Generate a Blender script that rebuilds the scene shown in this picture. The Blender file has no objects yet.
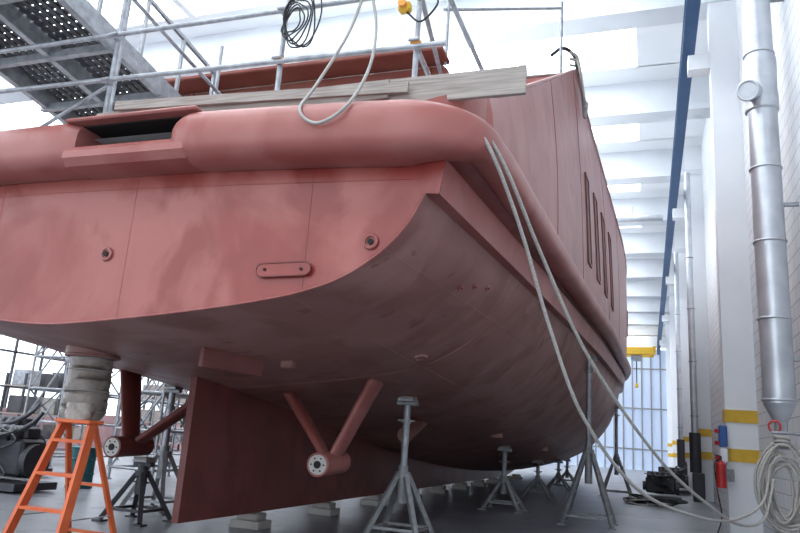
import bpy, math, random
import numpy as np
from mathutils import Vector, Matrix
random.seed(4)
scene = bpy.context.scene
scene.view_settings.view_transform = 'Standard'
scene.view_settings.exposure = 0.5

# ------------------------------------------------------------ materials
def new_mat(name):
    m = bpy.data.materials.new(name); m.use_nodes = True
    nt = m.node_tree; b = nt.nodes['Principled BSDF']
    return m, nt, b

def mat(name, col, rough=0.6, metal=0.0, col2=None, scale=3.0, bump=0.0, bscale=60, detail=6, lo=0.35, hi=0.7, stretch=(1,1,1)):
    m, nt, b = new_mat(name)
    b.inputs['Roughness'].default_value = rough
    b.inputs['Metallic'].default_value = metal
    tc = nt.nodes.new('ShaderNodeTexCoord')
    mp = nt.nodes.new('ShaderNodeMapping'); mp.inputs['Scale'].default_value = stretch
    nt.links.new(tc.outputs['Object'], mp.inputs['Vector'])
    n = nt.nodes.new('ShaderNodeTexNoise'); n.inputs['Scale'].default_value = scale; n.inputs['Detail'].default_value = detail
    nt.links.new(mp.outputs['Vector'], n.inputs['Vector'])
    r = nt.nodes.new('ShaderNodeValToRGB')
    if col2 is None: col2 = tuple(c*0.82 for c in col)
    r.color_ramp.elements[0].position = lo; r.color_ramp.elements[1].position = hi
    r.color_ramp.elements[0].color = (*col, 1); r.color_ramp.elements[1].color = (*col2, 1)
    nt.links.new(n.outputs['Fac'], r.inputs['Fac'])
    nt.links.new(r.outputs['Color'], b.inputs['Base Color'])
    if bump > 0:
        n2 = nt.nodes.new('ShaderNodeTexNoise'); n2.inputs['Scale'].default_value = bscale
        nt.links.new(mp.outputs['Vector'], n2.inputs['Vector'])
        bp = nt.nodes.new('ShaderNodeBump'); bp.inputs['Strength'].default_value = bump; bp.inputs['Distance'].default_value = 0.02
        nt.links.new(n2.outputs['Fac'], bp.inputs['Height']); nt.links.new(bp.outputs['Normal'], b.inputs['Normal'])
    return m

def emis(name, col, s):
    m, nt, b = new_mat(name)
    b.inputs['Base Color'].default_value = (*col, 1)
    b.inputs['Emission Color'].default_value = (*col, 1)
    b.inputs['Emission Strength'].default_value = s
    return m

def hull_mat(name, c1, c2, c3, rough=0.5, spots=False, streak=0.0):
    m, nt, b = new_mat(name)
    L = nt.links.new
    tc = nt.nodes.new('ShaderNodeTexCoord')
    n1 = nt.nodes.new('ShaderNodeTexNoise'); n1.inputs['Scale'].default_value = 0.7; n1.inputs['Detail'].default_value = 5; n1.inputs['Distortion'].default_value = 0.8
    L(tc.outputs['Object'], n1.inputs['Vector'])
    r1 = nt.nodes.new('ShaderNodeValToRGB')
    r1.color_ramp.elements[0].position = 0.42; r1.color_ramp.elements[1].position = 0.58
    r1.color_ramp.elements[0].color = (*c1, 1); r1.color_ramp.elements[1].color = (*c2, 1)
    L(n1.outputs['Fac'], r1.inputs['Fac'])
    mp = nt.nodes.new('ShaderNodeMapping'); mp.inputs['Scale'].default_value = (1.2, 1.2, 0.8)
    L(tc.outputs['Object'], mp.inputs['Vector'])
    n2 = nt.nodes.new('ShaderNodeTexNoise'); n2.inputs['Scale'].default_value = 1.3; n2.inputs['Detail'].default_value = 8; n2.inputs['Distortion'].default_value = 0.5
    L(mp.outputs['Vector'], n2.inputs['Vector'])
    r2 = nt.nodes.new('ShaderNodeValToRGB')
    r2.color_ramp.elements[0].position = 0.49; r2.color_ramp.elements[1].position = 0.62
    r2.color_ramp.elements[0].color = (0, 0, 0, 1); r2.color_ramp.elements[1].color = (0.85, 0.85, 0.85, 1)
    L(n2.outputs['Fac'], r2.inputs['Fac'])
    mx = nt.nodes.new('ShaderNodeMixRGB'); mx.inputs['Color2'].default_value = (*c3, 1)
    L(r1.outputs['Color'], mx.inputs['Color1']); L(r2.outputs['Color'], mx.inputs['Fac'])
    out = mx.outputs['Color']
    if spots:
        n4 = nt.nodes.new('ShaderNodeTexNoise'); n4.inputs['Scale'].default_value = 2.6; n4.inputs['Detail'].default_value = 4
        L(tc.outputs['Object'], n4.inputs['Vector'])
        r4 = nt.nodes.new('ShaderNodeValToRGB')
        r4.color_ramp.elements[0].position = 0.645; r4.color_ramp.elements[1].position = 0.68
        r4.color_ramp.elements[0].color = (0, 0, 0, 1); r4.color_ramp.elements[1].color = (0.6, 0.6, 0.6, 1)
        L(n4.outputs['Fac'], r4.inputs['Fac'])
        m2 = nt.nodes.new('ShaderNodeMixRGB'); m2.inputs['Color2'].default_value = (0.12, 0.04, 0.03, 1)
        L(out, m2.inputs['Color1']); L(r4.outputs['Color'], m2.inputs['Fac']); out = m2.outputs['Color']
    if streak > 0:
        mq = nt.nodes.new('ShaderNodeMapping'); mq.inputs['Scale'].default_value = (4, 4, 0.3)
        L(tc.outputs['Object'], mq.inputs['Vector'])
        n5 = nt.nodes.new('ShaderNodeTexNoise'); n5.inputs['Scale'].default_value = 1.0; n5.inputs['Detail'].default_value = 3
        L(mq.outputs['Vector'], n5.inputs['Vector'])
        r5 = nt.nodes.new('ShaderNodeValToRGB')
        r5.color_ramp.elements[0].position = 0.54; r5.color_ramp.elements[1].position = 0.76
        r5.color_ramp.elements[0].color = (0, 0, 0, 1); r5.color_ramp.elements[1].color = (streak, streak, streak, 1)
        L(n5.outputs['Fac'], r5.inputs['Fac'])
        m3 = nt.nodes.new('ShaderNodeMixRGB'); m3.inputs['Color2'].default_value = (c3[0]*.6, c3[1]*.5, c3[2]*.5, 1)
        L(out, m3.inputs['Color1']); L(r5.outputs['Color'], m3.inputs['Fac']); out = m3.outputs['Color']
    L(out, b.inputs['Base Color'])
    b.inputs['Roughness'].default_value = rough
    n3 = nt.nodes.new('ShaderNodeTexNoise'); n3.inputs['Scale'].default_value = 1.1
    L(tc.outputs['Object'], n3.inputs['Vector'])
    bp = nt.nodes.new('ShaderNodeBump'); bp.inputs['Strength'].default_value = 0.25; bp.inputs['Distance'].default_value = 0.06
    L(n3.outputs['Fac'], bp.inputs['Height']); L(bp.outputs['Normal'], b.inputs['Normal'])
    return m

M = {}
M['transom'] = hull_mat('red_primer_transom', (0.26, 0.042, 0.034), (0.34, 0.092, 0.078), (0.22, 0.030, 0.024), 0.27, streak=.2)
M['bottom'] = hull_mat('rose_primer_bottom', (0.26, 0.118, 0.104), (0.32, 0.165, 0.15), (0.205, 0.082, 0.07), 0.45, True)
M['side'] = hull_mat('rose_primer_side', (0.29, 0.085, 0.073), (0.33, 0.115, 0.102), (0.26, 0.066, 0.056), 0.38, streak=.12)
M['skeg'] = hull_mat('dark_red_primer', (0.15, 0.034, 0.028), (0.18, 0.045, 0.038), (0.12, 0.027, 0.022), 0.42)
M['house'] = mat('red_brown_primer', (0.17, 0.036, 0.025), 0.6, col2=(0.22, 0.07, 0.05), scale=1.5)
M['bounce'] = mat('pale_bounce_deck', (0.72, 0.73, 0.74), 0.6, scale=2, bump=.2, bscale=5)  # pale deck colour added to bounce neutral light onto the ceiling
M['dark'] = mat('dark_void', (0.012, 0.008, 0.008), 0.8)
M['win'] = mat('dark_red_window_recess', (0.085, 0.018, 0.014), 0.5)
M['galv'] = mat('galvanised_steel', (0.38, 0.40, 0.43), 0.45, 0.5, col2=(0.23, 0.24, 0.26), scale=9)
M['dsteel'] = mat('dark_steel', (0.06, 0.06, 0.07), 0.5, 0.4, scale=6)
M['grate'] = mat('steel_grating', (0.09, 0.09, 0.10), 0.5, 0.4, scale=6)
M['stand'] = mat('grey_stand_paint', (0.33, 0.34, 0.35), 0.5, 0.3, col2=(0.21, 0.215, 0.22), scale=8)
M['wood'] = mat('weathered_plank', (0.38, 0.34, 0.31), 0.8, col2=(0.22, 0.19, 0.17), scale=4, stretch=(0.6, 8, 14), bump=0.3)
M['block'] = mat('concrete_block', (0.36, 0.34, 0.32), 0.85, scale=5, bump=0.2)
M['orange'] = mat('orange_paint', (0.62, 0.12, 0.03), 0.45, col2=(.5,.09,.025), scale=5)
M['amber'] = mat('amber_coupler', (0.70, 0.28, 0.03), 0.5, scale=20)
M['rope'] = mat('pale_rope', (0.50, 0.48, 0.45), 0.85, col2=(0.32, 0.30, 0.28), scale=60, bump=0.5, bscale=200)
M['cable'] = mat('grey_cable', (0.36, 0.35, 0.33), 0.7, scale=10)
M['black'] = mat('black_rubber', (0.015, 0.015, 0.018), 0.6)
M['white'] = mat('white_paint', (0.80, 0.82, 0.85), 0.6, col2=(0.75, 0.775, 0.81), scale=1)
M['ceil'] = mat('ceiling_white', (0.80, 0.825, 0.85), 0.7, col2=(0.75, 0.775, 0.81), scale=0.5)
M['beam'] = mat('precast_concrete_beam', (0.68, 0.71, 0.75), 0.75, col2=(0.61, 0.64, 0.68), scale=0.7)
M['blue'] = mat('blue_crane_rail_paint', (0.035, 0.10, 0.22), 0.5, scale=2)
M['yellow'] = mat('yellow_paint', (0.72, 0.44, 0.03), 0.5, scale=4)
M['red'] = mat('signal_red', (0.5, 0.02, 0.02), 0.4)
M['bluebox'] = mat('blue_plastic', (0.02, 0.10, 0.35), 0.4)
M['teal'] = mat('teal_paint', (0.02, 0.14, 0.16), 0.5)
M['pinkwall'] = mat('pink_plaster', (0.45, 0.28, 0.30), 0.7)
M['duct'] = mat('spiral_duct_zinc', (0.58, 0.61, 0.65), 0.35, 0.55, col2=(0.46, 0.49, 0.53), scale=3)
M['wrap'] = mat('plastic_wrap', (0.30, 0.26, 0.23), 0.35, col2=(0.17, 0.14, 0.115), scale=6, bump=0.6, bscale=14)
M['whiteplug'] = mat('bare_bronze_face', (0.52, 0.50, 0.47), 0.5, scale=10)
M['sky'] = emis('skylight_glazing', (0.93, 0.97, 1.0), 4.4)
M['gwin'] = emis('frosted_window_glazing', (0.85, 0.92, 1.0), 1.3)
M['gdoor'] = emis('translucent_door_panel', (0.55, 0.66, 0.86), 0.15)

# floor
m, nt, b = new_mat('concrete_floor'); L = nt.links.new
tc = nt.nodes.new('ShaderNodeTexCoord')
n = nt.nodes.new('ShaderNodeTexNoise'); n.inputs['Scale'].default_value = 0.5; n.inputs['Detail'].default_value = 9
L(tc.outputs['Object'], n.inputs['Vector'])
r = nt.nodes.new('ShaderNodeValToRGB'); r.color_ramp.elements[0].position = 0.3; r.color_ramp.elements[1].position = 0.72
r.color_ramp.elements[0].color = (0.13, 0.138, 0.16, 1); r.color_ramp.elements[1].color = (0.24, 0.25, 0.28, 1)
L(n.outputs['Fac'], r.inputs['Fac'])
nb_ = nt.nodes.new('ShaderNodeTexNoise'); nb_.inputs['Scale'].default_value = 2.2; nb_.inputs['Detail'].default_value = 7
L(tc.outputs['Object'], nb_.inputs['Vector'])
rb = nt.nodes.new('ShaderNodeValToRGB'); rb.color_ramp.elements[0].position = .56; rb.color_ramp.elements[1].position = .66
rb.color_ramp.elements[1].color = (.7, .7, .7, 1)
L(nb_.outputs['Fac'], rb.inputs['Fac'])
mxf = nt.nodes.new('ShaderNodeMixRGB'); mxf.inputs['Color2'].default_value = (.07, .07, .08, 1)
L(rb.outputs['Color'], mxf.inputs['Fac']); L(r.outputs['Color'], mxf.inputs['Color1']); L(mxf.outputs['Color'], b.inputs['Base Color'])
b.inputs['Roughness'].default_value = 0.34
M['floor'] = m
# block wall
m, nt, b = new_mat('painted_block_wall'); L = nt.links.new
tc = nt.nodes.new('ShaderNodeTexCoord'); sp = nt.nodes.new('ShaderNodeSeparateXYZ'); cb = nt.nodes.new('ShaderNodeCombineXYZ')
L(tc.outputs['Object'], sp.inputs[0]); L(sp.outputs['Y'], cb.inputs['X']); L(sp.outputs['Z'], cb.inputs['Y'])
br = nt.nodes.new('ShaderNodeTexBrick'); br.inputs['Scale'].default_value = 1.0
br.inputs['Color1'].default_value = (0.80, 0.82, 0.85, 1); br.inputs['Color2'].default_value = (0.76, 0.78, 0.82, 1); br.inputs['Mortar'].default_value = (0.42, 0.44, 0.48, 1)
br.inputs['Mortar Size'].default_value = 0.008; br.inputs['Brick Width'].default_value = 0.5; br.inputs['Row Height'].default_value = 0.25
L(cb.outputs[0], br.inputs['Vector']); L(br.outputs['Color'], b.inputs['Base Color'])
bp = nt.nodes.new('ShaderNodeBump'); bp.inputs['Strength'].default_value = 0.4; bp.invert = True
L(br.outputs['Fac'], bp.inputs['Height']); L(bp.outputs['Normal'], b.inputs['Normal'])
b.inputs['Roughness'].default_value = 0.6
M['blockwall'] = m

# ------------------------------------------------------------ mesh builder
def catmull(pts, n=8):
    pts = [Vector(p) for p in pts]
    if len(pts) < 3: return pts
    P = [pts[0]*2-pts[1]] + pts + [pts[-1]*2-pts[-2]]
    out = []
    for i in range(1, len(P)-2):
        for k in range(n):
            t = k/n
            a, b_, c, d = P[i-1], P[i], P[i+1], P[i+2]
            out.append(0.5*((2*b_)+(c-a)*t+(2*a-5*b_+4*c-d)*t*t+(3*b_-a-3*c+d)*t**3))
    out.append(pts[-1])
    return out

class B:
    def __init__(s): s.v = []; s.f = []; s.m = []; s.s = []; s.mats = []
    def mi(s, k):
        if k not in s.mats: s.mats.append(k)
        return s.mats.index(k)
    def add(s, vs, fs, k, smooth=False):
        o = len(s.v); s.v += [tuple(p) for p in vs]; i = s.mi(k)
        for f in fs:
            s.f.append([o+j for j in f]); s.m.append(i); s.s.append(smooth)
    def box(s, c, size, k, rot=None, bev=0.0):
        x, y, z = [q/2 for q in size]
        if bev <= 0:
            vs = [Vector((a*x, b_*y, c_*z)) for a in (-1, 1) for b_ in (-1, 1) for c_ in (-1, 1)]
            fs = [(0,1,3,2),(4,6,7,5),(0,4,5,1),(2,3,7,6),(0,2,6,4),(1,5,7,3)]
        else:
            bv = min(bev, x*.9, y*.9, z*.9)
            import itertools
            bmv = []
            for sx, sy, sz in itertools.product((-1, 1), repeat=3):
                bmv += [(sx*x, sy*(y-bv), sz*(z-bv)), (sx*(x-bv), sy*y, sz*(z-bv)), (sx*(x-bv), sy*(y-bv), sz*z)]
            import bmesh
            bm = bmesh.new()
            for p in bmv: bm.verts.new(p)
            bmesh.ops.convex_hull(bm, input=bm.verts[:])
            bm.verts.ensure_lookup_table()
            bm.verts.index_update()
            vs = [v.co.copy() for v in bm.verts]
            fs = [[v.index for v in f.verts] for f in bm.faces]
            bm.free()
        R = rot if rot is not None else Matrix.Identity(3)
        C = Vector(c)
        s.add([R @ v + C for v in vs], fs, k)
    def beam(s, p0, p1, w, h, k, up=(0, 0, 1)):
        p0 = Vector(p0); p1 = Vector(p1); d = (p1-p0); Ln = d.length; d.normalize()
        u = Vector(up)
        if abs(d.dot(u)) > 0.98: u = Vector((0, 1, 0))
        r_ = d.cross(u).normalized(); u2 = r_.cross(d)
        R = Matrix((d, r_, u2)).transposed()
        s.box((p0+p1)/2, (Ln, w, h), k, R)
    def cyl(s, p0, p1, r0, k, r1=None, seg=14, caps=True):
        if r1 is None: r1 = r0
        p0 = Vector(p0); p1 = Vector(p1); d = (p1-p0).normalized()
        u = Vector((0, 0, 1)) if abs(d.z) < 0.9 else Vector((1, 0, 0))
        a = d.cross(u).normalized(); b_ = d.cross(a)
        vs = []
        for p, r_ in ((p0, r0), (p1, r1)):
            for i in range(seg):
                t = 2*math.pi*i/seg; vs.append(p+(a*math.cos(t)+b_*math.sin(t))*r_)
        fs = [(i, (i+1) % seg, seg+(i+1) % seg, seg+i) for i in range(seg)]
        s.add(vs, fs, k, True)
        if caps:
            s.add(vs[:seg], [list(range(seg))[::-1]], k); s.add(vs[seg:], [list(range(seg))], k)
    def tube(s, pts, r_, k, seg=8, smooth=6, closed=False, radii=None):
        pts = catmull(pts, smooth) if smooth > 1 else [Vector(p) for p in pts]
        n_ = len(pts); prev = None; rings = []
        for i, p in enumerate(pts):
            d = (pts[min(i+1, n_-1)]-pts[max(i-1, 0)])
            d = d.normalized() if d.length > 1e-9 else Vector((0, 0, 1))
            if prev is None:
                u = Vector((0, 0, 1)) if abs(d.z) < 0.9 else Vector((1, 0, 0)); a = d.cross(u).normalized()
            else:
                a = (prev-d*prev.dot(d)).normalized()
            prev = a; b_ = d.cross(a)
            rr = r_ if radii is None else radii[i]
            rings += [p+(a*math.cos(2*math.pi*j/seg)+b_*math.sin(2*math.pi*j/seg))*rr for j in range(seg)]
        fs = []
        for i in range(n_-1):
            for j in range(seg):
                fs.append((i*seg+j, i*seg+(j+1) % seg, (i+1)*seg+(j+1) % seg, (i+1)*seg+j))
        s.add(rings, fs, k, True)
        s.add(rings[:seg], [list(range(seg))[::-1]], k); s.add(rings[-seg:], [list(range(seg))], k)
    def grid(s, rows, k, smooth=True, flip=False, wrap=False):
        n_ = len(rows[0]); vs = [p for r_ in rows for p in r_]; fs = []
        for i in range(len(rows)-1):
            for j in range(n_ if wrap else n_-1):
                q = (i*n_+j, i*n_+(j+1) % n_, (i+1)*n_+(j+1) % n_, (i+1)*n_+j)
                fs.append(q[::-1] if flip else q)
        s.add(vs, fs, k, smooth)
    def torus(s, c, ax, R_, r_, k, seg=28, s2=8, sc=(1, 1), jitter=0):
        ax = Vector(ax).normalized(); u = Vector((0, 0, 1)) if abs(ax.z) < 0.9 else Vector((1, 0, 0))
        a = ax.cross(u).normalized(); b_ = ax.cross(a); C = Vector(c); rows = []
        for i in range(seg+1):
            t = 2*math.pi*i/seg
            o = a*math.cos(t)*sc[0]+b_*math.sin(t)*sc[1]
            cc = C+o*(R_+jitter*math.sin(3*t+R_*50)); on = o.normalized()
            rows.append([cc+(on*math.cos(2*math.pi*j/s2)+ax*math.sin(2*math.pi*j/s2))*r_ for j in range(s2)])
        s.grid(rows, k, True, wrap=True)
    def build(s, name, parent=None, origin=None):
        me = bpy.data.meshes.new(name)
        o = Vector(origin) if origin else Vector((0, 0, 0))
        me.from_pydata([tuple(Vector(v)-o) for v in s.v], [], s.f); me.update()
        for k in s.mats: me.materials.append(M[k])
        me.polygons.foreach_set('material_index', s.m); me.polygons.foreach_set('use_smooth', s.s)
        import bmesh
        bm = bmesh.new(); bm.from_mesh(me); bmesh.ops.recalc_face_normals(bm, faces=bm.faces[:]); bm.to_mesh(me); bm.free()
        ob = bpy.data.objects.new(name, me); scene.collection.objects.link(ob); ob.location = o
        if parent: ob.parent = parent
        return ob

def empty(name):
    e = bpy.data.objects.new(name, None); scene.collection.objects.link(e); return e

def itp(xs, vs, x):
    xs = list(xs); vs = list(vs)
    if x <= xs[0]: return vs[0]
    if x >= xs[-1]: return vs[-1]
    i = max(j for j in range(len(xs)-1) if xs[j] <= x)
    h = xs[i+1]-xs[i]; t = (x-xs[i])/h
    def sl(j):
        if j == 0: return (vs[1]-vs[0])/(xs[1]-xs[0])
        if j == len(xs)-1: return (vs[-1]-vs[-2])/(xs[-1]-xs[-2])
        return (vs[j+1]-vs[j-1])/(xs[j+1]-xs[j-1])
    m0, m1 = sl(i)*h, sl(i+1)*h
    return (2*t**3-3*t*t+1)*vs[i]+(t**3-2*t*t+t)*m0+(-2*t**3+3*t*t)*vs[i+1]+(t**3-t*t)*m1

# ------------------------------------------------------------ yacht
CX = -5.8
yacht = empty('motor_yacht')
ys = [5.5, 10.7, 17.4, 23, 28, 34, 40, 45, 48]
S28 = [(0,.5),(1.2,.68),(2.5,1.05),(3.1,1.3),(3.6,1.6),(4.1,2.1),(4.45,2.6),(4.7,3.2),(4.85,3.9)]
def sc_sec(f, zk, zc):
    return [(w*f, zk+(z-.5)/3.4*(zc-zk)) for w, z in S28]
SEC = [
 [(0,2.38),(1.0,2.45),(1.85,2.54),(2.5,2.63),(2.9,2.71),(3.26,2.83),(3.6,3.04),(3.85,3.3),(4.0,3.58)],
 [(0,1.85),(1.1,1.98),(2.22,2.13),(2.8,2.25),(3.2,2.4),(3.6,2.66),(3.95,2.98),(4.2,3.3),(4.35,3.6)],
 [(0,1.05),(1.2,1.23),(2.53,1.47),(3.1,1.65),(3.6,1.95),(4.0,2.3),(4.35,2.75),(4.57,3.2),(4.67,3.7)],
 [(0,.65),(1.2,.85),(2.54,1.12),(3.2,1.4),(3.7,1.7),(4.15,2.15),(4.5,2.7),(4.7,3.2),(4.8,3.8)],
 S28, sc_sec(.9,.5,4.1), sc_sec(.6,.8,4.5), sc_sec(.28,1.8,5.0), sc_sec(.03,3.5,5.5)]
def section(y, sub=5):
    pts = [Vector((itp(ys, [s[j][0] for s in SEC], y), 0, itp(ys, [s[j][1] for s in SEC], y))) for j in range(9)]
    c = catmull([(-pts[1].x, 0, pts[1].z)]+pts, sub)[sub:]
    return [(max(p.x, 0), p.z) for p in c]
def hull_z(w, y):
    s = section(y); w = abs(w)
    for (a, za), (b_, zb) in zip(s, s[1:]):
        if a <= w <= b_: return za+(zb-za)*(w-a)/max(b_-a, 1e-6)
    return s[-1][1]
wt_y = [5.5, 10, 13.3, 17.4, 23, 28, 34, 40, 45, 48]
wt_v = [4.43, 4.62, 4.76, 4.95, 5.05, 5.08, 4.62, 3.45, 1.95, .3]
zt_y = [5.5, 10, 18, 27, 40, 48]; zt_v = [4.12, 4.14, 4.27, 4.48, 5.1, 5.8]
Wt = lambda y: itp(wt_y, wt_v, y)
Zt = lambda y: itp(zt_y, zt_v, y)
Wtop = lambda y: itp([5.9, 9, 13.3, 20, 26, 30, 34, 40, 45, 48], [4.42, 4.46, 4.52, 4.82, 5.08, 5.05, 4.75, 3.6, 2.1, .5], y)
Ztop = lambda y: float(np.interp(y, [5.9, 6.6, 13.3, 26, 48], [4.72, 5.05, 9.05, 8.75, 8.7]))
yst = list(np.arange(5.5, 20, .5))+list(np.arange(20, 48.01, .8))+[48]

b = B()
rows = []
for y in yst:
    s = section(y); rows.append([(CX-w, y, z) for w, z in s[::-1]]+[(CX+w, y, z) for w, z in s[1:]])
b.grid(rows, 'bottom')
# weld seams between plates
for y in (9.0, 13.0, 18.0, 24.0):
    s = section(y); b.tube([(CX-w, y, z) for w, z in s[::-1]]+[(CX+w, y, z) for w, z in s[1:]], .006, 'bottom', 5, 1)
for f in (.45, .78):
    for sg in (1, -1):
        b.tube([(CX+sg*section(y)[int(f*40)][0], y, section(y)[int(f*40)][1]) for y in yst[:50]], .006, 'bottom', 5, 1)
b.build('hull_bottom', yacht)
b = B(); t = B()
for sg in (1, -1):
    rA = []; rB = []; rC = []; rD = []
    for y in yst:
        s = section(y); wc, zc = s[-1]; k = min(1, wc/1.0)
        wt = max(Wt(y), wc+.1*k); zt = Zt(y)
        P = lambda w, z: (CX+sg*w, y, z)
        rA.append([P(wc, zc), P(wc+.13*k, zc-.01)]); rB.append([P(wc+.13*k, zc-.01), P(wc+.17*k, zc+.31)])
        rC.append([P(wc+.17*k, zc+.31), P(wc+.06*k, zc+.33), P(wc+.08*k, zt-.12), P(wt, zt)])
        if y >= 5.9:
            zp = Ztop(y); wp = Wtop(y)
            rD.append([P(wt-.02+(wp-wt)*q+.05*math.sin(q*math.pi)*k, zt+(zp-zt)*q) for q in np.linspace(0, 1, 9)])
    b.grid(rA, 'side', False); b.grid(rB, 'side', False); b.grid(rC, 'side', False)
    q0 = []
    for a in np.linspace(-90, 0, 12):
        q0.append((3.85+.56*math.cos(math.radians(a)), 5.95+.56*math.sin(math.radians(a)), (a+90)/90))
    q0 = [(3.0, 5.39, 0), (3.4, 5.39, 0)]+q0
    wrap = [[(CX+sg*w, y, 4.05+(z_)) for z_ in np.linspace(0, .33+.34*f, 5)] for w, y, f in q0]
    t.grid(wrap, 'side', True)
    first = rD[0]
    t.grid([wrap[-1]]+[[first[0], first[2], first[4], first[6], first[8]]], 'side', True)
    t.grid(rD, 'side', True)
    t.tube([(CX+sg*(Wtop(y)-.02), y, Ztop(y)) for y in [5.9, 6.6, 8, 9.5, 11, 12.2, 13.3]], .03, 'side', 8, 3)
    t.tube([(CX+sg*(Wtop(y)-.01), y, Ztop(y)) for y in [13.3, 15, 18, 22, 26, 30, 34]], .03, 'side', 8, 3)
    for i in (8, 14, 24, 31):
        t.tube([(p[0]+sg*.002, p[1], p[2]) for p in rD[i]], .006, 'side', 5, 1)
b.build('knuckle_strake', yacht)
t.build('topsides', yacht)
b = B()
s0 = section(5.5, 8); wc, zc = s0[-1]
def camber(w): return .1*max(0, 1-(w/3.85)**2)
cols = [(w, z, 3.97+camber(w)) for w, z in s0]
for sg in (1, -1):
    b.grid([[(CX+sg*w, 5.49, z) for w, z, _ in cols], [(CX+sg*w, 5.49, (z+zz)/2) for w, z, zz in cols], [(CX+sg*w, 5.49, zz) for w, _, zz in cols]], 'transom', False)
    b.add([(CX+sg*wc, 5.49, zc), (CX+sg*(wc+.13), 5.49, zc-.01), (CX+sg*(wc+.17), 5.49, zc+.31), (CX+sg*(wc+.1), 5.49, 3.97), (CX+sg*wc, 5.49, 3.97)], [(0,1,2,3,4)], 'transom')
    for w in (.9, 2.9): b.tube([(CX+sg*w, 5.49, hull_z(w, 5.5)), (CX+sg*w, 5.49, 3.9)], .004, 'transom', 5, 1)
b.tube([(CX-w, 5.49, z) for w, z in s0[::-1]]+[(CX+w, 5.49, z) for w, z in s0[1:]], .012, 'side', 6, 1)
b.tube([(CX-3.95, 5.49, 3.72), (CX, 5.49, 3.80), (CX+3.95, 5.49, 3.72)], .005, 'transom', 5, 4)
b.build('transom', yacht)
def band(path, name, endround=True):
    b = B(); rows = []
    for (x, y, z, hh, hd, nx, ny) in path:
        ring = []
        for j in range(24):
            a = 2*math.pi*j/24; ca, sa = math.cos(a), math.sin(a)
            e = .68
            u = math.copysign(abs(ca)**e, ca)*hd; v = math.copysign(abs(sa)**e, sa)*hh
            ring.append((x+nx*u, y+ny*u, z+v))
        rows.append(ring)
    b.grid(rows, 'side', True, wrap=True)
    b.add(rows[0], [list(range(24))], 'side'); b.add(rows[-1], [list(range(24))], 'side')
    return b.build(name, yacht)
def bandpath(w0, sg):
    P = []
    for i in range(9):
        q = i/8*.3; f = math.sqrt(max(0, 1-(1-q/.3)**2))*.85+.15
        P.append((CX+sg*(w0+q), 5.32, 4.08+camber(w0+q), .26*f, .29*(.4+.6*f), 0, -1))
    for w in np.linspace(w0+.5, 3.85, 10): P.append((CX+sg*w, 5.32, 4.08+camber(w), .26, .29, 0, -1))
    for a in np.linspace(-80, 0, 12):
        ca, sa = math.cos(math.radians(a)), math.sin(math.radians(a)); f = (a+90)/90
        P.append((CX+sg*(3.85+.58*ca), 5.90+.58*sa, 4.08+.04*f, .26-.10*f, .29-.13*min(1, f*1.25), sg*ca, sa))
    for y in [6.3, 6.8]+yst[4:]:
        k = .16 if y < 44 else .1
        P.append((CX+sg*Wt(y), y, Zt(y), k, k, sg, 0))
    return P
band(bandpath(1.50, 1), 'fender_band_starboard')
pp = bandpath(1.6, -1)
ext = [(CX+.36-q*.14, 5.32, 4.18, .26*(math.sqrt(1-(1-q)**2)*.15+.85), .29*(.7+.3*q), 0, -1) for q in np.linspace(0, 1, 5)]+[(CX-q, 5.32, 4.08+camber(q), .26, .29, 0, -1) for q in (0, .3, .8, 1.4, 2.0)]
pp2 = ext+[p for p in pp if p[0] < CX-2.2]
band(pp2, 'fender_band_port')
# mooring recess between bands
b = B()
x0, x1 = CX+.22, CX+1.8; xm = (x0+x1)/2; dz = .08
b.box((xm, 5.30, 3.945+dz), (x1-x0, .5, .21), 'side', bev=.07)
b.box((xm, 5.30, 4.335+dz), (x1-x0, .48, .04), 'side', bev=.015)
b.box((xm, 5.50, 4.17+dz), (x1-x0, .04, .36), 'dark')  # near-black back and liners: shade inside the recess put into the colour
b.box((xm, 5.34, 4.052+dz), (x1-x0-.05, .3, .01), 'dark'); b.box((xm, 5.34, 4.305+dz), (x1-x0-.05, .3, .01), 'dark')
b.box((x1-.12, 5.36, 4.17+dz), (.1, .28, .34), 'skeg', bev=.02)
b.build('mooring_recess', yacht)
b = B()
dr = []; 
for y in [5.35, 5.6]+[q for q in yst if q >= 6]:
    w = 3.95 if y < 5.6 else (4.2 if y < 6 else max(.05, Wt(y)-.08)); dr.append([(CX-w, y, max(4.32, Zt(y))), (CX+w, y, max(4.32, Zt(y)))])
b.grid(dr, 'bounce', False)
rr = [[(CX-Wtop(y), y, Ztop(y)-.03), (CX, y, Ztop(y)+.1), (CX+Wtop(y), y, Ztop(y)-.03)] for y in [13.3]+list(np.arange(14, 48.1, 2))]
b.grid(rr, 'bounce', False)  # unseen roof deck, made pale to keep red bounce off the ceiling
b.add([(CX-4.5, 13.35, 4.3), (CX+4.5, 13.35, 4.3), (CX+4.5, 13.35, 9.02), (CX-4.5, 13.35, 9.02)], [(0,1,2,3)], 'side')
b.build('decks', yacht)
b = B()
b.box((CX, 11.4, 5.8), (5.8, 3.8, 2.96), 'house', bev=.08)
b.box((CX, 11.4, 7.29), (5.6, 3.6, .03), 'bounce')
b.box((CX+1.9, 9.48, 6.78), (1.05, .06, .5), 'side', bev=.02); b.box((CX+1.9, 9.44, 6.78), (.92, .04, .38), 'dark')
b.box((CX-.6, 9.46, 5.4), (2.4, .06, 2.0), 'dark')
for q in (-1.8, 2.6): b.box((CX+q, 9.46, 5.9), (.12, .06, 2.6), 'house')
b.box((CX, 9.3, 7.28), (5.9, .5, .08), 'house', bev=.02)
b.build('deckhouse', yacht)
b = B()
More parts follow.
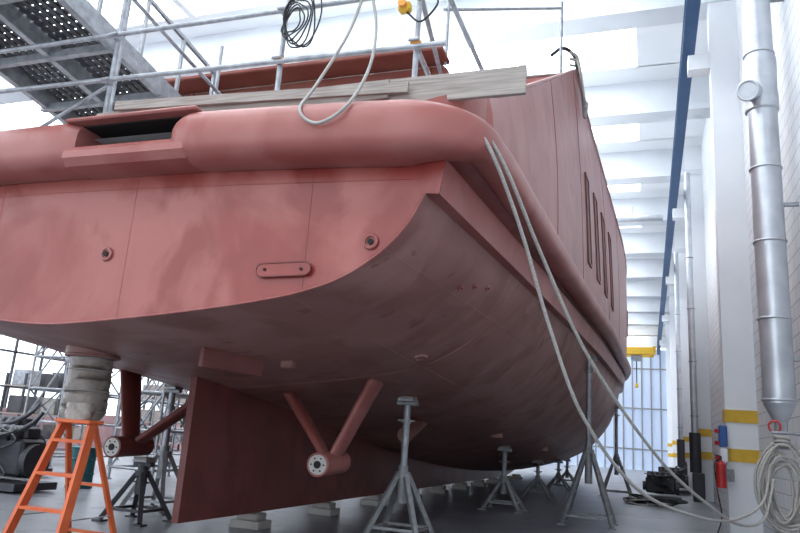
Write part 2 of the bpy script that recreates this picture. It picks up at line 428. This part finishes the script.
for y0, w_, z0, z1 in [(13.7, .5, 5.1, 6.95), (15.2, .55, 5.12, 7.05), (16.8, .6, 5.15, 7.12), (18.7, .65, 5.2, 7.2), (27.2, 1.2, 5.9, 6.7)]:
    for sg in (1, -1):
        def wx(y, z):
            q = (z-Zt(y))/(Ztop(y)-Zt(y)); return CX+sg*(Wt(y)-.02+(Wtop(y)-Wt(y))*q+.05*math.sin(q*math.pi))
        vs = []
        for yy_, zz_ in ((y0, z0), (y0+w_, z0), (y0+w_, z1), (y0, z1)): vs.append((wx(yy_, zz_)+sg*.012, yy_, zz_))
        b.add(vs, [(0,1,2,3)], 'win')
        c = [(wx(yy_, zz_)+sg*.015, yy_, zz_) for yy_, zz_ in ((y0, z0), (y0+w_, z0), (y0+w_, z1), (y0, z1), (y0, z0))]
        for p, q in zip(c, c[1:]): b.beam(p, q, .035, .04, 'skeg')
b.build('side_windows', yacht)
b = B()
top = []
def zk(y): return hull_z(0, y)
for y in np.linspace(8.15, 34, 40):
    h = .07 if y > 8.3 else .05
    zb = .23 if y < 31 else .23+(y-31)*.1
    top.append([(CX-h, y, zk(y)+.05), (CX-h, y, zb), (CX+h, y, zb), (CX+h, y, zk(y)+.05)])
b.grid(top, 'skeg', False); b.add(top[0], [(0,1,2,3)], 'skeg')
b.build('keel_skeg', yacht)
for sg in (1, -1):
    b = B(); w = 1.68; yb = 8.75; zb = 1.08
    c = Vector((CX+sg*w, yb, zb))
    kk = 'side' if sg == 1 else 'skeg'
    b.cyl(c, c+Vector((0, .75, .03)), .155, kk, seg=24)
    b.cyl(c+Vector((0, -.02, 0)), c, .13, 'whiteplug', seg=24)
    b.cyl(c+Vector((0, -.035, 0)), c+Vector((0, -.02, 0)), .05, 'dark', seg=12)
    for a in range(6): b.cyl(c+Vector((.09*math.cos(a*1.047), -.03, .09*math.sin(a*1.047))), c+Vector((.09*math.cos(a*1.047), -.02, .09*math.sin(a*1.047))), .012, 'dsteel', seg=8)
    b.torus(c, (0, 1, 0), .145, .018, kk)
    for dw, yt, wd in ((.48, 9.45, .2), (-1.05, 9.7, .13)):
        wt_ = w+dw; tp = Vector((CX+sg*wt_, yt, hull_z(wt_, yt)+.06)); bt = c+Vector((0, .4, 0))
        d = (tp-bt).normalized(); r_ = Vector((0, 1, 0)); r_ = (r_-d*r_.dot(d)).normalized(); n_ = d.cross(r_)
        rows = []
        for p, s_ in ((bt, .85), (tp, 1.1)):
            rows.append([p+r_*math.cos(a)*wd*s_*1.1+n_*math.sin(a)*.075*s_ for a in np.linspace(0, 2*math.pi, 17)[:-1]])
        b.grid(rows, kk, True, wrap=True)
    b.build('shaft_bracket', yacht)
b = B()
b.cyl((-6.55, 7.05, 2.45), (-6.55, 7.05, 2.22), .32, 'bottom', seg=28)
b.torus((-6.55, 7.05, 2.22), (0, 0, 1), .31, .02, 'bottom')
b.build('rudder_trunk', yacht)
b = B()
x, z0, z1, rr_ = -6.55, 1.46, 2.22, .26
pts = [(x+.006*math.sin(i*2.1), 7.05+.006*math.cos(i*1.7), z0+(z1-z0)*i/18) for i in range(19)]
b.tube(pts, rr_, 'wrap', 24, 1, radii=[rr_*(1+.008*math.sin(i*1.9)-(.2 if i == 0 else 0)-(.03 if i > 12 else 0)) for i in range(19)])
for z in (1.55, 1.80, 2.05): b.torus((x, 7.05, z), (0, 0, 1), rr_*1.02, .008, 'cable')
b.build('wrapped_rudder_stock', yacht)
b = B()
p0 = Vector((-4.72, 6.75, 0)); p1 = Vector((-4.42, 7.55, 0))
z0, z1 = hull_z(p0.x-CX, p0.y), hull_z(p1.x-CX, p1.y)
b.add([(p0.x, p0.y, z0+.04), (p1.x, p1.y, z1+.04), (p1.x, p1.y, z1-.2), (p0.x, p0.y, z0-.22),
       (p0.x-.05, p0.y, z0+.04), (p1.x-.05, p1.y, z1+.04), (p1.x-.05, p1.y, z1-.2), (p0.x-.05, p0.y, z0-.22)],
      [(0,1,2,3),(4,7,6,5),(0,3,7,4),(1,5,6,2),(3,2,6,7),(0,4,5,1)], 'skeg')
b.box((-4.18, 7.75, hull_z(1.6, 7.75)-.03), (.16, .14, .1), 'bottom', bev=.02)
b.tube([(CX+1.7, 13.2, hull_z(1.7, 13.2)+.1), (CX+1.7, 12.2, hull_z(1.7, 12.2)-.35)], .14, 'bottom', 14, 1)
for w, y in ((2.7, 15.5), (2.2, 19.0), (3.1, 20.0), (2.9, 24.0)):
    z = hull_z(w, y); b.cyl((CX+w, y, z+.05), (CX+w, y, z-.05), .13, 'bottom', seg=16)
b.build('hull_fittings', yacht)
b = B()
for x, z in ((-5.14, 3.10), (-2.27, 3.15)):
    b.torus((x, 5.475, z), (0, 1, 0), .058, .015, 'side'); b.cyl((x, 5.478, z), (x, 5.49, z), .055, 'side', seg=20); b.cyl((x, 5.462, z), (x, 5.482, z), .028, 'dark', seg=16)
zz = 2.905; r_ = .062; xa, xb = -3.31, -2.88
ring = [(xb+r_*math.sin(a), zz+.006+r_*math.cos(a)) for a in np.linspace(0, math.pi, 10)]+[(xa-r_*math.sin(a), zz-.006-r_*math.cos(a)) for a in np.linspace(0, math.pi, 10)]
n_ = len(ring)
b.add([(p[0], 5.45, p[1]) for p in ring]+[(p[0], 5.49, p[1]) for p in ring], [list(range(n_))]+[(i, (i+1) % n_, n_+(i+1) % n_, n_+i) for i in range(n_)], 'transom')
b.tube([(p[0], 5.45, p[1]) for p in ring+ring[:1]], .007, 'skeg', 6, 1)
for x in (xa+.03, xb-.03): b.cyl((x, 5.44, zz), (x, 5.452, zz), .015, 'dark')
for (yv, wv) in ((8.0, 4.02), (7.65, 3.95), (7.35, 3.86)):
    zv = hull_z(wv, yv)
    b.torus((CX+wv+.01, yv, zv-.012), (1, 0, -.8), .035, .012, 'side', sc=(1.3, .7)); b.cyl((CX+wv+.004, yv, zv-.004), (CX+wv-.05, yv, zv+.05), .028, 'skeg', seg=10)
wv, yv = 3.05, 8.6; zv = hull_z(wv, yv)
b.torus((CX+wv, yv, zv), (.3, 0, -1), .13, .02, 'bottom', sc=(1, .6))
b.build('transom_fittings', yacht)

# ------------------------------------------------------------ scaffold guard rail on deck
b = B(); R_ = .027
ysc = 5.62
for x in (-5.63, -3.48, -2.02, -7.6, -9.4):
    b.cyl((x, ysc, 4.32), (x, ysc, 6.35), R_, 'galv', seg=12)
    b.cyl((x, ysc, 4.32), (x, ysc, 4.35), .08, 'galv', seg=12)
    for z in (5.14, 5.70, 4.62): 
        b.box((x, ysc-.03, z), (.09, .1, .08), 'amber' if (z == 5.14 and x > -4) or z == 5.70 and x > -3 else 'galv', bev=.015)
        b.cyl((x-.05, ysc-.09, z), (x+.05, ysc-.09, z), .018, 'galv', seg=8)
b.cyl((-9.9, ysc-.055, 5.74), (-1.75, ysc-.055, 5.68), R_, 'galv', seg=12)
b.cyl((-9.9, ysc-.055, 5.22), (-1.72, ysc-.055, 5.08), R_, 'galv', seg=12)
for x in (-6.6, -4.6, -2.6):
    b.cyl((x, 8.6, 4.32), (x, 8.6, 6.3), R_, 'galv', seg=10)
b.cyl((-9.5, 8.55, 6.2), (-2.3, 8.55, 6.25), R_, 'galv', seg=10)
b.cyl((-2.02, ysc, 5.7), (-2.6, 8.6, 6.2), R_, 'galv', seg=10); b.cyl((-2.02, ysc+.05, 5.1), (-2.4, 8.9, 5.4), R_, 'galv', seg=10)
b.cyl((-2.02, ysc, 6.3), (-1.6, 7.4, 5.35), R_, 'galv', seg=10)
b.cyl((-5.63, ysc, 6.3), (-6.0, 8.6, 6.25), R_, 'galv', seg=10)
b.build('scaffold_guard_rail', yacht)
b = B()
b.cyl((-1.5, 12.6, 8.6), (-1.5, 12.6, 10.2), .03, 'galv', seg=10)
b.cyl((-2.9, 9.45, 7.2), (-2.9, 9.45, 8.5), .025, 'galv', seg=10)
b.cyl((-2.95, 9.4, 8.15), (-1.5, 12.65, 10.1), .028, 'galv', seg=10)
b.build('upper_deck_rail', yacht)
b = B()
for i in range(4):
    b.tube([(-1.36-.03*i, 12.9+.25*i, 9.25), (-1.22, 13.0+.25*i, 9.15), (-1.15, 13.1+.25*i, 8.7-.15*i), (-1.1, 13.3+.2*i, 8.3+.1*i)], .03, 'cable', 6)
b.tube([(-1.7, 12.7, 9.1), (-1.5, 12.9, 9.35), (-1.3, 13.2, 9.3), (-1.25, 13.8, 9.1)], .04, 'black', 6)
b.build('lashing_lines', yacht)

b = B()
b.beam((-2.35, ysc-.12, 4.585), (-.95, ysc-.12, 4.58), .045, .26, 'wood')
b.beam((-5.6, ysc-.12, 4.60), (-2.2, ysc-.17, 4.60), .045, .18, 'wood')
b.beam((-5.3, ysc-.2, 4.72), (-2.0, ysc-.2, 4.58), .04, .10, 'wood')
b.build('scaffold_board', yacht)
# gangway
b = B()
gz = 5.85
xa, xb = -8.3, -6.3
for x in (xa, -7.3, xb):
    b.beam((x, 1.8, gz+.9), (x, 8.4, gz-.05), .09, .26, 'galv')
for x in (xa, xb):
    b.beam((x, 1.8, gz+1.9), (x, 8.4, gz+.95), .05, .05, 'galv')
    for i in range(9):
        y = 1.9+i*.8; z = gz+.9-(y-1.8)*.144
        b.beam((x, y, z), (x, y, z+1.0), .045, .045, 'galv', up=(0, 1, 0))
for i in range(56):
    y = 1.9+i*.117; z = gz+1.02-(y-1.8)*.144
    b.beam((xa, y, z), (xb, y, z), .088, .025, 'grate')
for i in range(17):
    x = xa+.06+i*.118
    b.beam((x, 1.8, gz+1.0), (x, 8.4, gz+.05), .06, .03, 'grate')
for y in (2.2, 3.2, 4.2, 5.2, 6.2, 7.2, 8.2):
    z = gz+.9-(y-1.8)*.144-.1
    b.beam((xa-.1, y, z), (xb+.1, y, z), .08, .1, 'galv')
for x in (xa-.1, -6.15):
    b.cyl((x, 8.2, 4.32), (x, 8.2, 7.2), .03, 'galv', seg=10); b.cyl((x, 6.2, 4.32), (x, 6.2, 7.4), .03, 'galv', seg=10)
b.cyl((xa, 6.2, 4.4), (xa, 8.2, 5.7), .025, 'galv', seg=10); b.cyl((xa, 6.2, 4.45), (-6.2, 6.2, 5.5), .025, 'galv', seg=10)
b.build('access_gangway', yacht)

b = B()
b.tube([(-2.55, 5.5, 5.72), (-2.66, 5.42, 5.2), (-2.85, 5.25, 4.6), (-2.86, 5.02, 4.25), (-2.65, 4.98, 4.08), (-2.4, 5.02, 4.25), (-2.35, 5.3, 4.75), (-2.40, 5.5, 5.3), (-2.5, 5.55, 5.9), (-2.3, 5.6, 6.4)], .015, 'cable', 8)
b.build('hanging_hose', yacht)
b = B()
for i in range(6):
    b.torus((-3.33+.03*i, 5.5-.02*i, 5.5-.01*i), (.3, 1, .1*i-.2), .12+.018*i, .008, 'black', sc=(1.0, 1.3), jitter=.02)
b.tube([(-3.4, 5.5, 5.4), (-3.3, 5.48, 5.2), (-3.1, 5.47, 5.22), (-3.0, 5.48, 5.5), (-3.05, 5.5, 5.8), (-3.2, 5.5, 6.2)], .008, 'black', 6)
b.build('cable_coil', yacht)
b = B()
b.box((-2.12, 5.5, 5.47), (.12, .1, .1), 'yellow', bev=.02); b.cyl((-2.12, 5.45, 5.47), (-2.12, 5.4, 5.47), .04, 'amber')
b.tube([(-2.1, 5.5, 5.42), (-1.95, 5.5, 5.3), (-1.8, 5.52, 5.5), (-1.95, 5.55, 5.66), (-2.02, 5.6, 5.6)], .01, 'black', 6)
b.build('work_lamp', yacht)

# mooring ropes
def rope(name, pts, r_=.018):
    b = B(); b.tube(pts, r_, 'rope', 8, 8); return b.build(name)
rope('mooring_rope', [(-1.85, 5.75, 4.40), (-1.62, 5.55, 4.36), (-1.40, 5.5, 4.2), (-1.22, 5.62, 3.9), (-1.05, 6.15, 3.36), (-.85, 6.63, 2.58), (-.575, 7.15, 1.79), (-.1, 8.07, 1.14), (.5, 9.1, .86), (1.0, 10.1, .79), (1.42, 10.75, 1.0), (1.55, 10.85, 1.5)])
rope('mooring_rope.001', [(-1.85, 5.85, 4.42), (-1.58, 5.62, 4.38), (-1.33, 5.6, 4.18), (-1.14, 5.85, 3.85), (-.92, 6.47, 3.26), (-.53, 7.23, 2.38), (.12, 8.45, 1.46), (.7, 9.5, .95), (1.1, 10.3, .72), (1.42, 10.7, .8), (1.58, 10.84, 1.3)])
b = B()
for i in range(14):
    b.torus((1.72+random.uniform(-.05, .05), 11.02-.02*(i % 6), 1.2+random.uniform(-.06, .05)), (random.uniform(-.25, .1), -1, random.uniform(-.08, .08)), .15+.011*i, .02, 'rope', sc=(1.0, 2.1), seg=40, jitter=.018)
for z in (1.84, 1.79, 1.74): b.torus((1.72, 10.97, z), (0.1, .15, 1), .1, .02, 'rope', sc=(1, .9))
b.cyl((2.24, 10.97, 1.9), (1.6, 10.97, 1.92), .02, 'galv')
b.build('rope_coil')

# ------------------------------------------------------------ jack stands
def jack(x, y, ztop, col='stand', br=.42, frac=.45):
    b = B(); hc = max(.5, ztop*frac)
    for sx in (-1, 1):
        for sy in (-1, 1):
            f = (x+sx*br, y+sy*br, .03); t_ = (x+sx*.055, y+sy*.055, hc)
            b.beam(f, t_, .07, .07, col); b.box((f[0], f[1], .012), (.16, .16, .024), col)
    for z in (.18,):
        q = br*(1-z/hc)+.05*z/hc
        for s_ in (-1, 1):
            b.beam((x-q, y+s_*q, z), (x+q, y+s_*q, z), .04, .04, col); b.beam((x+s_*q, y-q, z), (x+s_*q, y+q, z), .04, .04, col)
    b.cyl((x, y, hc*.55), (x, y, hc+.12), .08, col)
    b.cyl((x, y, hc-.05), (x, y, hc+.03), .12, col)
    b.cyl((x, y, hc+.1), (x, y, ztop-.14), .055, 'galv')
    b.cyl((x, y, ztop-.42), (x, y, ztop-.36), .085, col, seg=8)
    b.beam((x-.14, y, ztop-.38), (x+.14, y, ztop-.38), .025, .025, col)
    b.box((x, y, ztop-.115), (.34, .1, .06), col, bev=.01)
    b.box((x, y, ztop-.065), (.26, .24, .03), 'galv'); b.box((x, y, ztop-.03), (.24, .22, .045), 'wood')
    return b.build('boat_jack_stand', origin=(x, y, 0))
for w, y in ((2.22, 10.7), (2.53, 17.4), (2.54, 23.0), (2.6, 28.0), (2.4, 33.0)):
    for sg in (1, -1):
        jack(CX+sg*w, y, hull_z(w+.1, y)-.0)
for w, y in ((4.6, 16.0), (4.74, 27.0)):
    for sg in (1, -1):
        z = hull_z(w, y) if w < section(y)[-1][0] else section(y)[-1][1]-.02
        jack(CX+sg*w, y, z-.03, br=.5, frac=.42)
jack(-7.35, 9.35, .95, br=.36, frac=.75, col='dsteel')
for i in range(10):
    y = 10.1+2.65*i
    b = B(); b.box((CX, y, .06), (.5, .42, .12), 'block', bev=.012); b.box((CX, y, .175), (.36, .3, .10), 'block', bev=.012)
    b.build('keel_block')

# ------------------------------------------------------------ stepladder
b = B()
lx, ly, lh = -5.62, 6.0, 1.42
for sx in (-1, 1):
    b.beam((lx+sx*.19, ly, lh), (lx+sx*.36, ly-.42, .02), .04, .1, 'orange', up=(0, 1, .3))
    b.beam((lx+sx*.17, ly+.05, lh), (lx+sx*.34, ly+.55, .02), .03, .06, 'orange', up=(0, 1, -.3))
    b.box((lx+sx*.36, ly-.42, .03), (.06, .1, .06), 'black'); b.box((lx+sx*.34, ly+.55, .03), (.06, .1, .06), 'black')
for i in range(4):
    q = (i+.75)/4.3; z = lh*q; w = .36-.17*q
    b.box((lx, ly-.42*(1-q), z), (2*w, .1, .03), 'orange')
b.box((lx, ly+.02, lh+.015), (.46, .22, .04), 'orange', bev=.01)
for z in (.3, .8):
    q = z/lh; b.beam((lx-.34+.17*q, ly+.55-.5*q, z), (lx+.34-.17*q, ly+.55-.5*q, z), .03, .03, 'orange')
b.beam((lx-.3, ly-.3, .5), (lx-.3, ly+.35, .5), .02, .01, 'galv'); b.beam((lx+.3, ly-.3, .5), (lx+.3, ly+.35, .5), .02, .01, 'galv')
b.build('orange_stepladder')
b = B()
rows = []
for i in range(10):
    q = i/9
    rows.append([(lx-.02+(.17-.05*abs(q-.5)+.02*math.sin(5*a+i))*math.cos(a), ly+.02+.1*math.sin(a), lh+.035+.17*q) for a in np.linspace(0, 2*math.pi, 21)[:-1]])
b.grid(rows, 'wrap', True, wrap=True); b.add(rows[-1], [list(range(20))], 'wrap'); b.add(rows[0], [list(range(20))], 'wrap')
b.build('wrapped_bundle')

# ------------------------------------------------------------ hall
X0, X1, Y0, Y1, H = -26, 2.25, -8, 76, 14
b = B(); b.box(((X0+X1)/2, (Y0+Y1)/2, -.1), (X1-X0+.8, Y1-Y0, .2), 'floor'); b.build('floor')
b = B(); b.box((X1+.15, (Y0+Y1)/2, H/2), (.3, Y1-Y0, H), 'blockwall'); b.build('wall_right')
b = B()
b.box((X0-.15, (Y0+Y1)/2, .8), (.3, Y1-Y0, 1.6), 'pinkwall'); b.box((X0-.15, (Y0+Y1)/2, 10.5), (.3, Y1-Y0, 7), 'white')
for y in np.arange(Y0, Y1+.1, 6): b.box((X0-.1, y, 4), (.5, .8, 6), 'white')
b.build('wall_left')
b = B()
b.box((X0-.2, (Y0+Y1)/2, 4.3), (.06, Y1-Y0, 5.4), 'gwin')
for z in (2.5, 4, 5.5): b.box((X0-.1, (Y0+Y1)/2, z), (.08, Y1-Y0, .09), 'dsteel')
for y in np.arange(Y0, Y1, 1.5): b.box((X0-.1, y, 4), (.08, .09, 6), 'dsteel')
b.build('window_1')
b = B()
b.box((X0+5, Y1+.15, H/2), (9.8, .3, H), 'white')
b.build('wall_far')
b = B(); b.box((-6.9, Y1+.15, H-.9), (18.3, .3, 1.8), 'white'); b.build('trim_2')
b = B()
b.box((-6.85, Y1+.2, 6), (18.1, .1, 12), 'gdoor')
for x in np.arange(-15.8, 2.2, .9): b.box((x, Y1+.08, 6), (.14, .12, 12), 'galv')
for z in (2, 6, 10): b.box((-6.85, Y1+.06, z), (18.1, .1, .14), 'galv')
b.build('door_1')
b = B(); sk = B(); bm_ = B()
for y in np.arange(-6.5, Y1, 6.0):
    bm_.box(((X0+X1)/2, y, H-.55), (X1-X0, .5, 1.1), 'beam'); bm_.box(((X0+X1)/2, y, H-1.15), (X1-X0, .8, .22), 'beam')
    b.box(((X0+X1)/2, y+.75, H+.1), (X1-X0+.6, 1.5, .2), 'ceil')
    b.box(((X0+X1)/2, y+5.35, H+.1), (X1-X0+.6, 1.3, .2), 'ceil')
    b.box((X1-1.2, y+3.1, H+.1), (2.4, 3.3, .2), 'ceil')
    for x in np.arange(X0+3, X1-3, 3.2): b.box((x, y+3.1, H+.05), (.25, 3.3, .2), 'ceil')
    sk.box(((X0+X1)/2, y+3.1, H+.24), (X1-X0, 3.3, .04), 'sky')
b.build('ceiling'); bm_.build('trim_1'); sk.build('window_2')
for i, y in enumerate(np.arange(5.2, Y1, 12.0)):
    b = B()
    b.box((1.93, y+.2, H/2), (.64, .5, H), 'white')
    for z in (1.62, 2.45): b.box((1.93, y-.062, z), (.645, .03, .27), 'yellow'); b.box((1.605, y+.2, z), (.02, .5, .27), 'yellow')
    b.box((1.45, y+.2, 11.15), (.7, .4, .4), 'white')
    b.build('wall_column')
b = B()
b.box((1.12, (Y0+Y1)/2, 11.85), (.3, Y1-Y0, .06), 'blue'); b.box((1.12, (Y0+Y1)/2, 11.5), (.3, Y1-Y0, .06), 'blue'); b.box((1.12, (Y0+Y1)/2, 11.68), (.1, Y1-Y0, .34), 'blue')
b.box((1.12, (Y0+Y1)/2, 11.91), (.08, Y1-Y0, .07), 'dsteel')
b.build('crane_rail')
b = B()
b.box((-11.6, 70, 11.0), (24.6, .8, .7), 'yellow', bev=.04); b.box((-11.6, 71.6, 11.0), (24.6, .5, .7), 'yellow', bev=.04)
b.box((.7, 70.8, 11.15), (.3, 3.0, .5), 'yellow', bev=.04); b.box((-.9, 70.6, 10.4), (1.0, 1.2, .5), 'galv', bev=.05)
b.cyl((-.9, 70.6, 10.2), (-.9, 70.6, 8), .05, 'black'); b.box((-.9, 70.6, 7.8), (.3, .3, .4), 'yellow', bev=.05)
b.build('overhead_crane')

# duct
b = B()
dx, dy = 1.82, 11.6
b.tube([(dx, dy, 2.35), (dx, dy, 7.05)], .22, 'duct', 24, 1)
for z in (2.4, 3.6, 4.8, 6.0, 7.0): b.torus((dx, dy, z), (0, 0, 1), .225, .018, 'duct')
b.tube([(dx, dy, 7.0), (dx, dy, 7.2), (dx-.02, dy-.05, 7.4), (dx, dy, 7.7), (dx, dy, 7.9)], .25, 'duct', 24)
b.cyl((dx-.1, dy-.1, 7.3), (dx-.25, dy-.42, 7.18), .15, 'duct', seg=20); b.torus((dx-.25, dy-.42, 7.18), (.4, .9, .35), .15, .02, 'duct')
b.tube([(dx, dy, 7.8), (dx, dy, 13.9)], .215, 'duct', 24, 1)
for z in (8.0, 9.2, 10.4, 11.6): b.torus((dx, dy, z), (0, 0, 1), .22, .018, 'duct')
b.cyl((dx, dy, 2.35), (dx, dy, 2.1), .22, 'duct', r1=.1, seg=24)
b.box((dx, dy, 2.02), (.16, .16, .2), 'galv', bev=.02); b.torus((dx-.1, dy-.12, 2.02), (.5, 1, 0), .08, .014, 'red')
for z in (3.0, 5.4, 9.0): b.box((2.12, dy, z), (.28, .06, .05), 'galv')
b.build('ventilation_duct')
for yy_, r_ in ((28.6, .12), (40.6, .12)):
    b = B(); b.tube([(1.62, yy_-.3, 1.0), (1.62, yy_-.3, 12.5)], r_, 'duct', 16, 1)
    for z in (3, 5, 7, 9): b.torus((1.62, yy_-.3, z), (0, 0, 1), r_+.01, .02, 'galv')
    b.cyl((1.62, yy_-.3, 1.0), (1.62, yy_-.3, 2.4), r_+.08, 'dsteel'); b.box((1.7, yy_-.3, .5), (.4, .4, 1.0), 'dsteel', bev=.03)
    b.build('extraction_pipe')
b = B(); b.cyl((-4, 33, 12.2), (.8, 33, 12.2), .16, 'duct', seg=16); b.torus((.8, 33, 12.2), (1, 0, 0), .17, .03, 'duct')
for x in (-3, -.5): b.cyl((x, 33, 12.3), (x, 33, 12.8), .02, 'galv')
b.build('cross_duct')

b = B()
b.box((1.52, 16.9, 2.0), (.16, .3, .45), 'bluebox', bev=.02); b.box((1.52, 16.9, 1.6), (.16, .3, .3), 'white', bev=.02)
for z in (1.55, 1.85, 2.1): b.cyl((1.45, 16.85, z), (1.38, 16.75, z), .045, 'red')
b.tube([(1.4, 16.8, 1.5), (1.35, 16.7, 1.0), (1.42, 16.6, .4), (1.3, 16.3, .05)], .015, 'black', 6)
b.build('power_socket_box')
b = B()
fx, fy = 1.42, 16.4
b.cyl((fx, fy, .95), (fx, fy, 1.42), .1, 'red', seg=18); b.cyl((fx, fy, 1.42), (fx, fy, 1.5), .1, 'red', r1=.03, seg=18)
b.cyl((fx, fy, 1.5), (fx, fy, 1.58), .025, 'black'); b.beam((fx, fy, 1.58), (fx-.12, fy-.1, 1.6), .02, .02, 'black')
b.tube([(fx, fy-.05, 1.54), (fx-.12, fy-.1, 1.43), (fx-.11, fy-.1, 1.1)], .012, 'black', 6); b.beam((fx+.05, fy+.05, 1.2), (1.7, 16.95, 1.2), .05, .25, 'galv')
b.build('fire_extinguisher')

# ------------------------------------------------------------ workshop clutter
def engine(x, y, name='marine_engine', s=1.0, c='dsteel'):
    b = B()
    b.box((x, y, .1*s), (1.5*s, .9*s, .12*s), 'dsteel'); b.box((x, y, .55*s), (1.1*s, .5*s, .6*s), c, bev=.05)
    b.box((x, y, .95*s), (1.0*s, .32*s, .22*s), c, bev=.04)
    for i in range(5):
        b.cyl((x-.42*s+.2*s*i, y-.3*s, .85*s), (x-.42*s+.2*s*i, y-.12*s, 1.02*s), .055*s, 'grate')
    b.tube([(x-.5*s, y-.35*s, .9*s), (x+.3*s, y-.37*s, .92*s), (x+.6*s, y-.2*s, 1.1*s), (x+.6*s, y, 1.3*s)], .04*s, 'dsteel', 10)
    b.cyl((x+.55*s, y, .5*s), (x+.68*s, y, .5*s), .28*s, 'dsteel', seg=24); b.cyl((x-.55*s, y, .5*s), (x-.66*s, y, .5*s), .17*s, c, seg=20)
    b.cyl((x-.2*s, y-.3*s, .35*s), (x+.1*s, y-.3*s, .35*s), .11*s, 'black')
    for i in range(6):
        b.tube([(x+random.uniform(-.5, .5)*s, y-.3*s, random.uniform(.3, 1)*s), (x+random.uniform(-.7, .7)*s, y-.5*s, random.uniform(.2, 1)*s), (x+random.uniform(-.6, .6)*s, y-.25*s, random.uniform(.3, 1.1)*s)], .018*s, 'black', 6)
    return b.build(name, origin=(x, y, 0))
engine(-11.9, 11.0, s=1.15); engine(-14.6, 13.4, s=1.3); engine(-15.8, 11.2, s=1.2); engine(-18.6, 14.4, s=1.3); engine(.4, 27.5, s=.9); engine(.9, 33, s=1.0)
b = B()
b.cyl((-11.5, 12.6, 0), (-11.5, 12.6, .85), .26, 'teal', seg=24)
for z in (.02, .3, .6, .83): b.torus((-11.5, 12.6, z), (0, 0, 1), .26, .018, 'teal')
b.cyl((-11.4, 12.5, .85), (-11.4, 12.5, .88), .04, 'black')
b.build('oil_drum')
def tower(x, y, h, name='scaffold_tower', w=1.3, l=2.4):
    b = B(); r_ = .035
    for a in (0, w):
        for c in (0, l):
            b.cyl((x+a, y+c, 0), (x+a, y+c, h), r_, 'galv', seg=8); b.cyl((x+a, y+c, 0), (x+a, y+c, .02), .08, 'galv', seg=8)
    z = .3; i = 0
    while z < h:
        for c in (0, l): b.cyl((x, y+c, z), (x+w, y+c, z), r_, 'galv', seg=8)
        for a in (0, w): b.cyl((x+a, y, z), (x+a, y+l, z), r_, 'galv', seg=8)
        if z+1.9 < h+.2:
            for a in (0, w): b.cyl((x+a, y+(0 if i % 2 else l), z), (x+a, y+(l if i % 2 else 0), min(h, z+1.9)), r_*.8, 'galv', seg=8)
            b.cyl((x, y, z), (x+w, y, min(h, z+1.9)), r_*.8, 'galv', seg=8)
        z += .95; i += 1
    for zz in (1.9, 3.8):
        if zz < h: b.box((x+w/2, y+l/2, zz+.3), (w, l, .05), 'wood')
    return b.build(name, origin=(x, y, 0))
tower(-12.8, 15.0, 4.2); tower(-12.8, 19, 6.5); tower(-12.8, 24, 6.5); tower(-17.5, 16.5, 5.0); tower(-18.5, 22, 6.5)
for y in (14, 22, 30, 38):
    b = B()
    for a in (0, 1.0):
        for c in (0, 2.0, 4.0): b.box((-24.6+a, y+c, 1.5), (.08, .08, 3.0), 'dsteel')
    for z in (.4, 1.4, 2.5):
        b.box((-24.1, y+2, z), (1.1, 4.1, .06), 'wood')
        for c in (.5, 1.5, 2.5, 3.5):
            h = random.uniform(.3, .75); b.box((-24.1, y+c, z+.03+h/2), (.8, .7, h), random.choice(['dsteel', 'cable', 'wood', 'grate', 'galv']), bev=.03)
    b.build('storage_rack')
b = B()
for i in range(16):
    cx_, cy_ = .1+random.uniform(-.5, .5), 24.2+random.uniform(-.6, .6)
    b.torus((cx_, cy_, .06+.03*(i % 6)), (random.uniform(-.15, .15), random.uniform(-.15, .15), 1), random.uniform(.25, .55), .03, 'black' if i % 3 else 'cable', jitter=.05)
b.build('cable_pile')

# ------------------------------------------------------------ world
w = bpy.data.worlds.new('daylight'); scene.world = w; w.use_nodes = True
bg = w.node_tree.nodes['Background']; bg.inputs['Color'].default_value = (0.84, 0.92, 1.0, 1); bg.inputs['Strength'].default_value = 1.65

cam = bpy.data.cameras.new('camera'); co = bpy.data.objects.new('camera', cam); scene.collection.objects.link(co)
cam.sensor_width = 36; cam.lens = 31.5; cam.clip_end = 300; cam.clip_start = .05
r_ = Vector((.9438, .3237, .0678)).normalized(); f_ = Vector((-.3304, .9136, .2370)); f_ = (f_-r_*f_.dot(r_)).normalized(); u_ = r_.cross(f_)
mw = Matrix((r_, u_, -f_)).transposed().to_4x4(); mw.translation = Vector((0, 0, 1.5)); co.matrix_world = mw
scene.camera = co
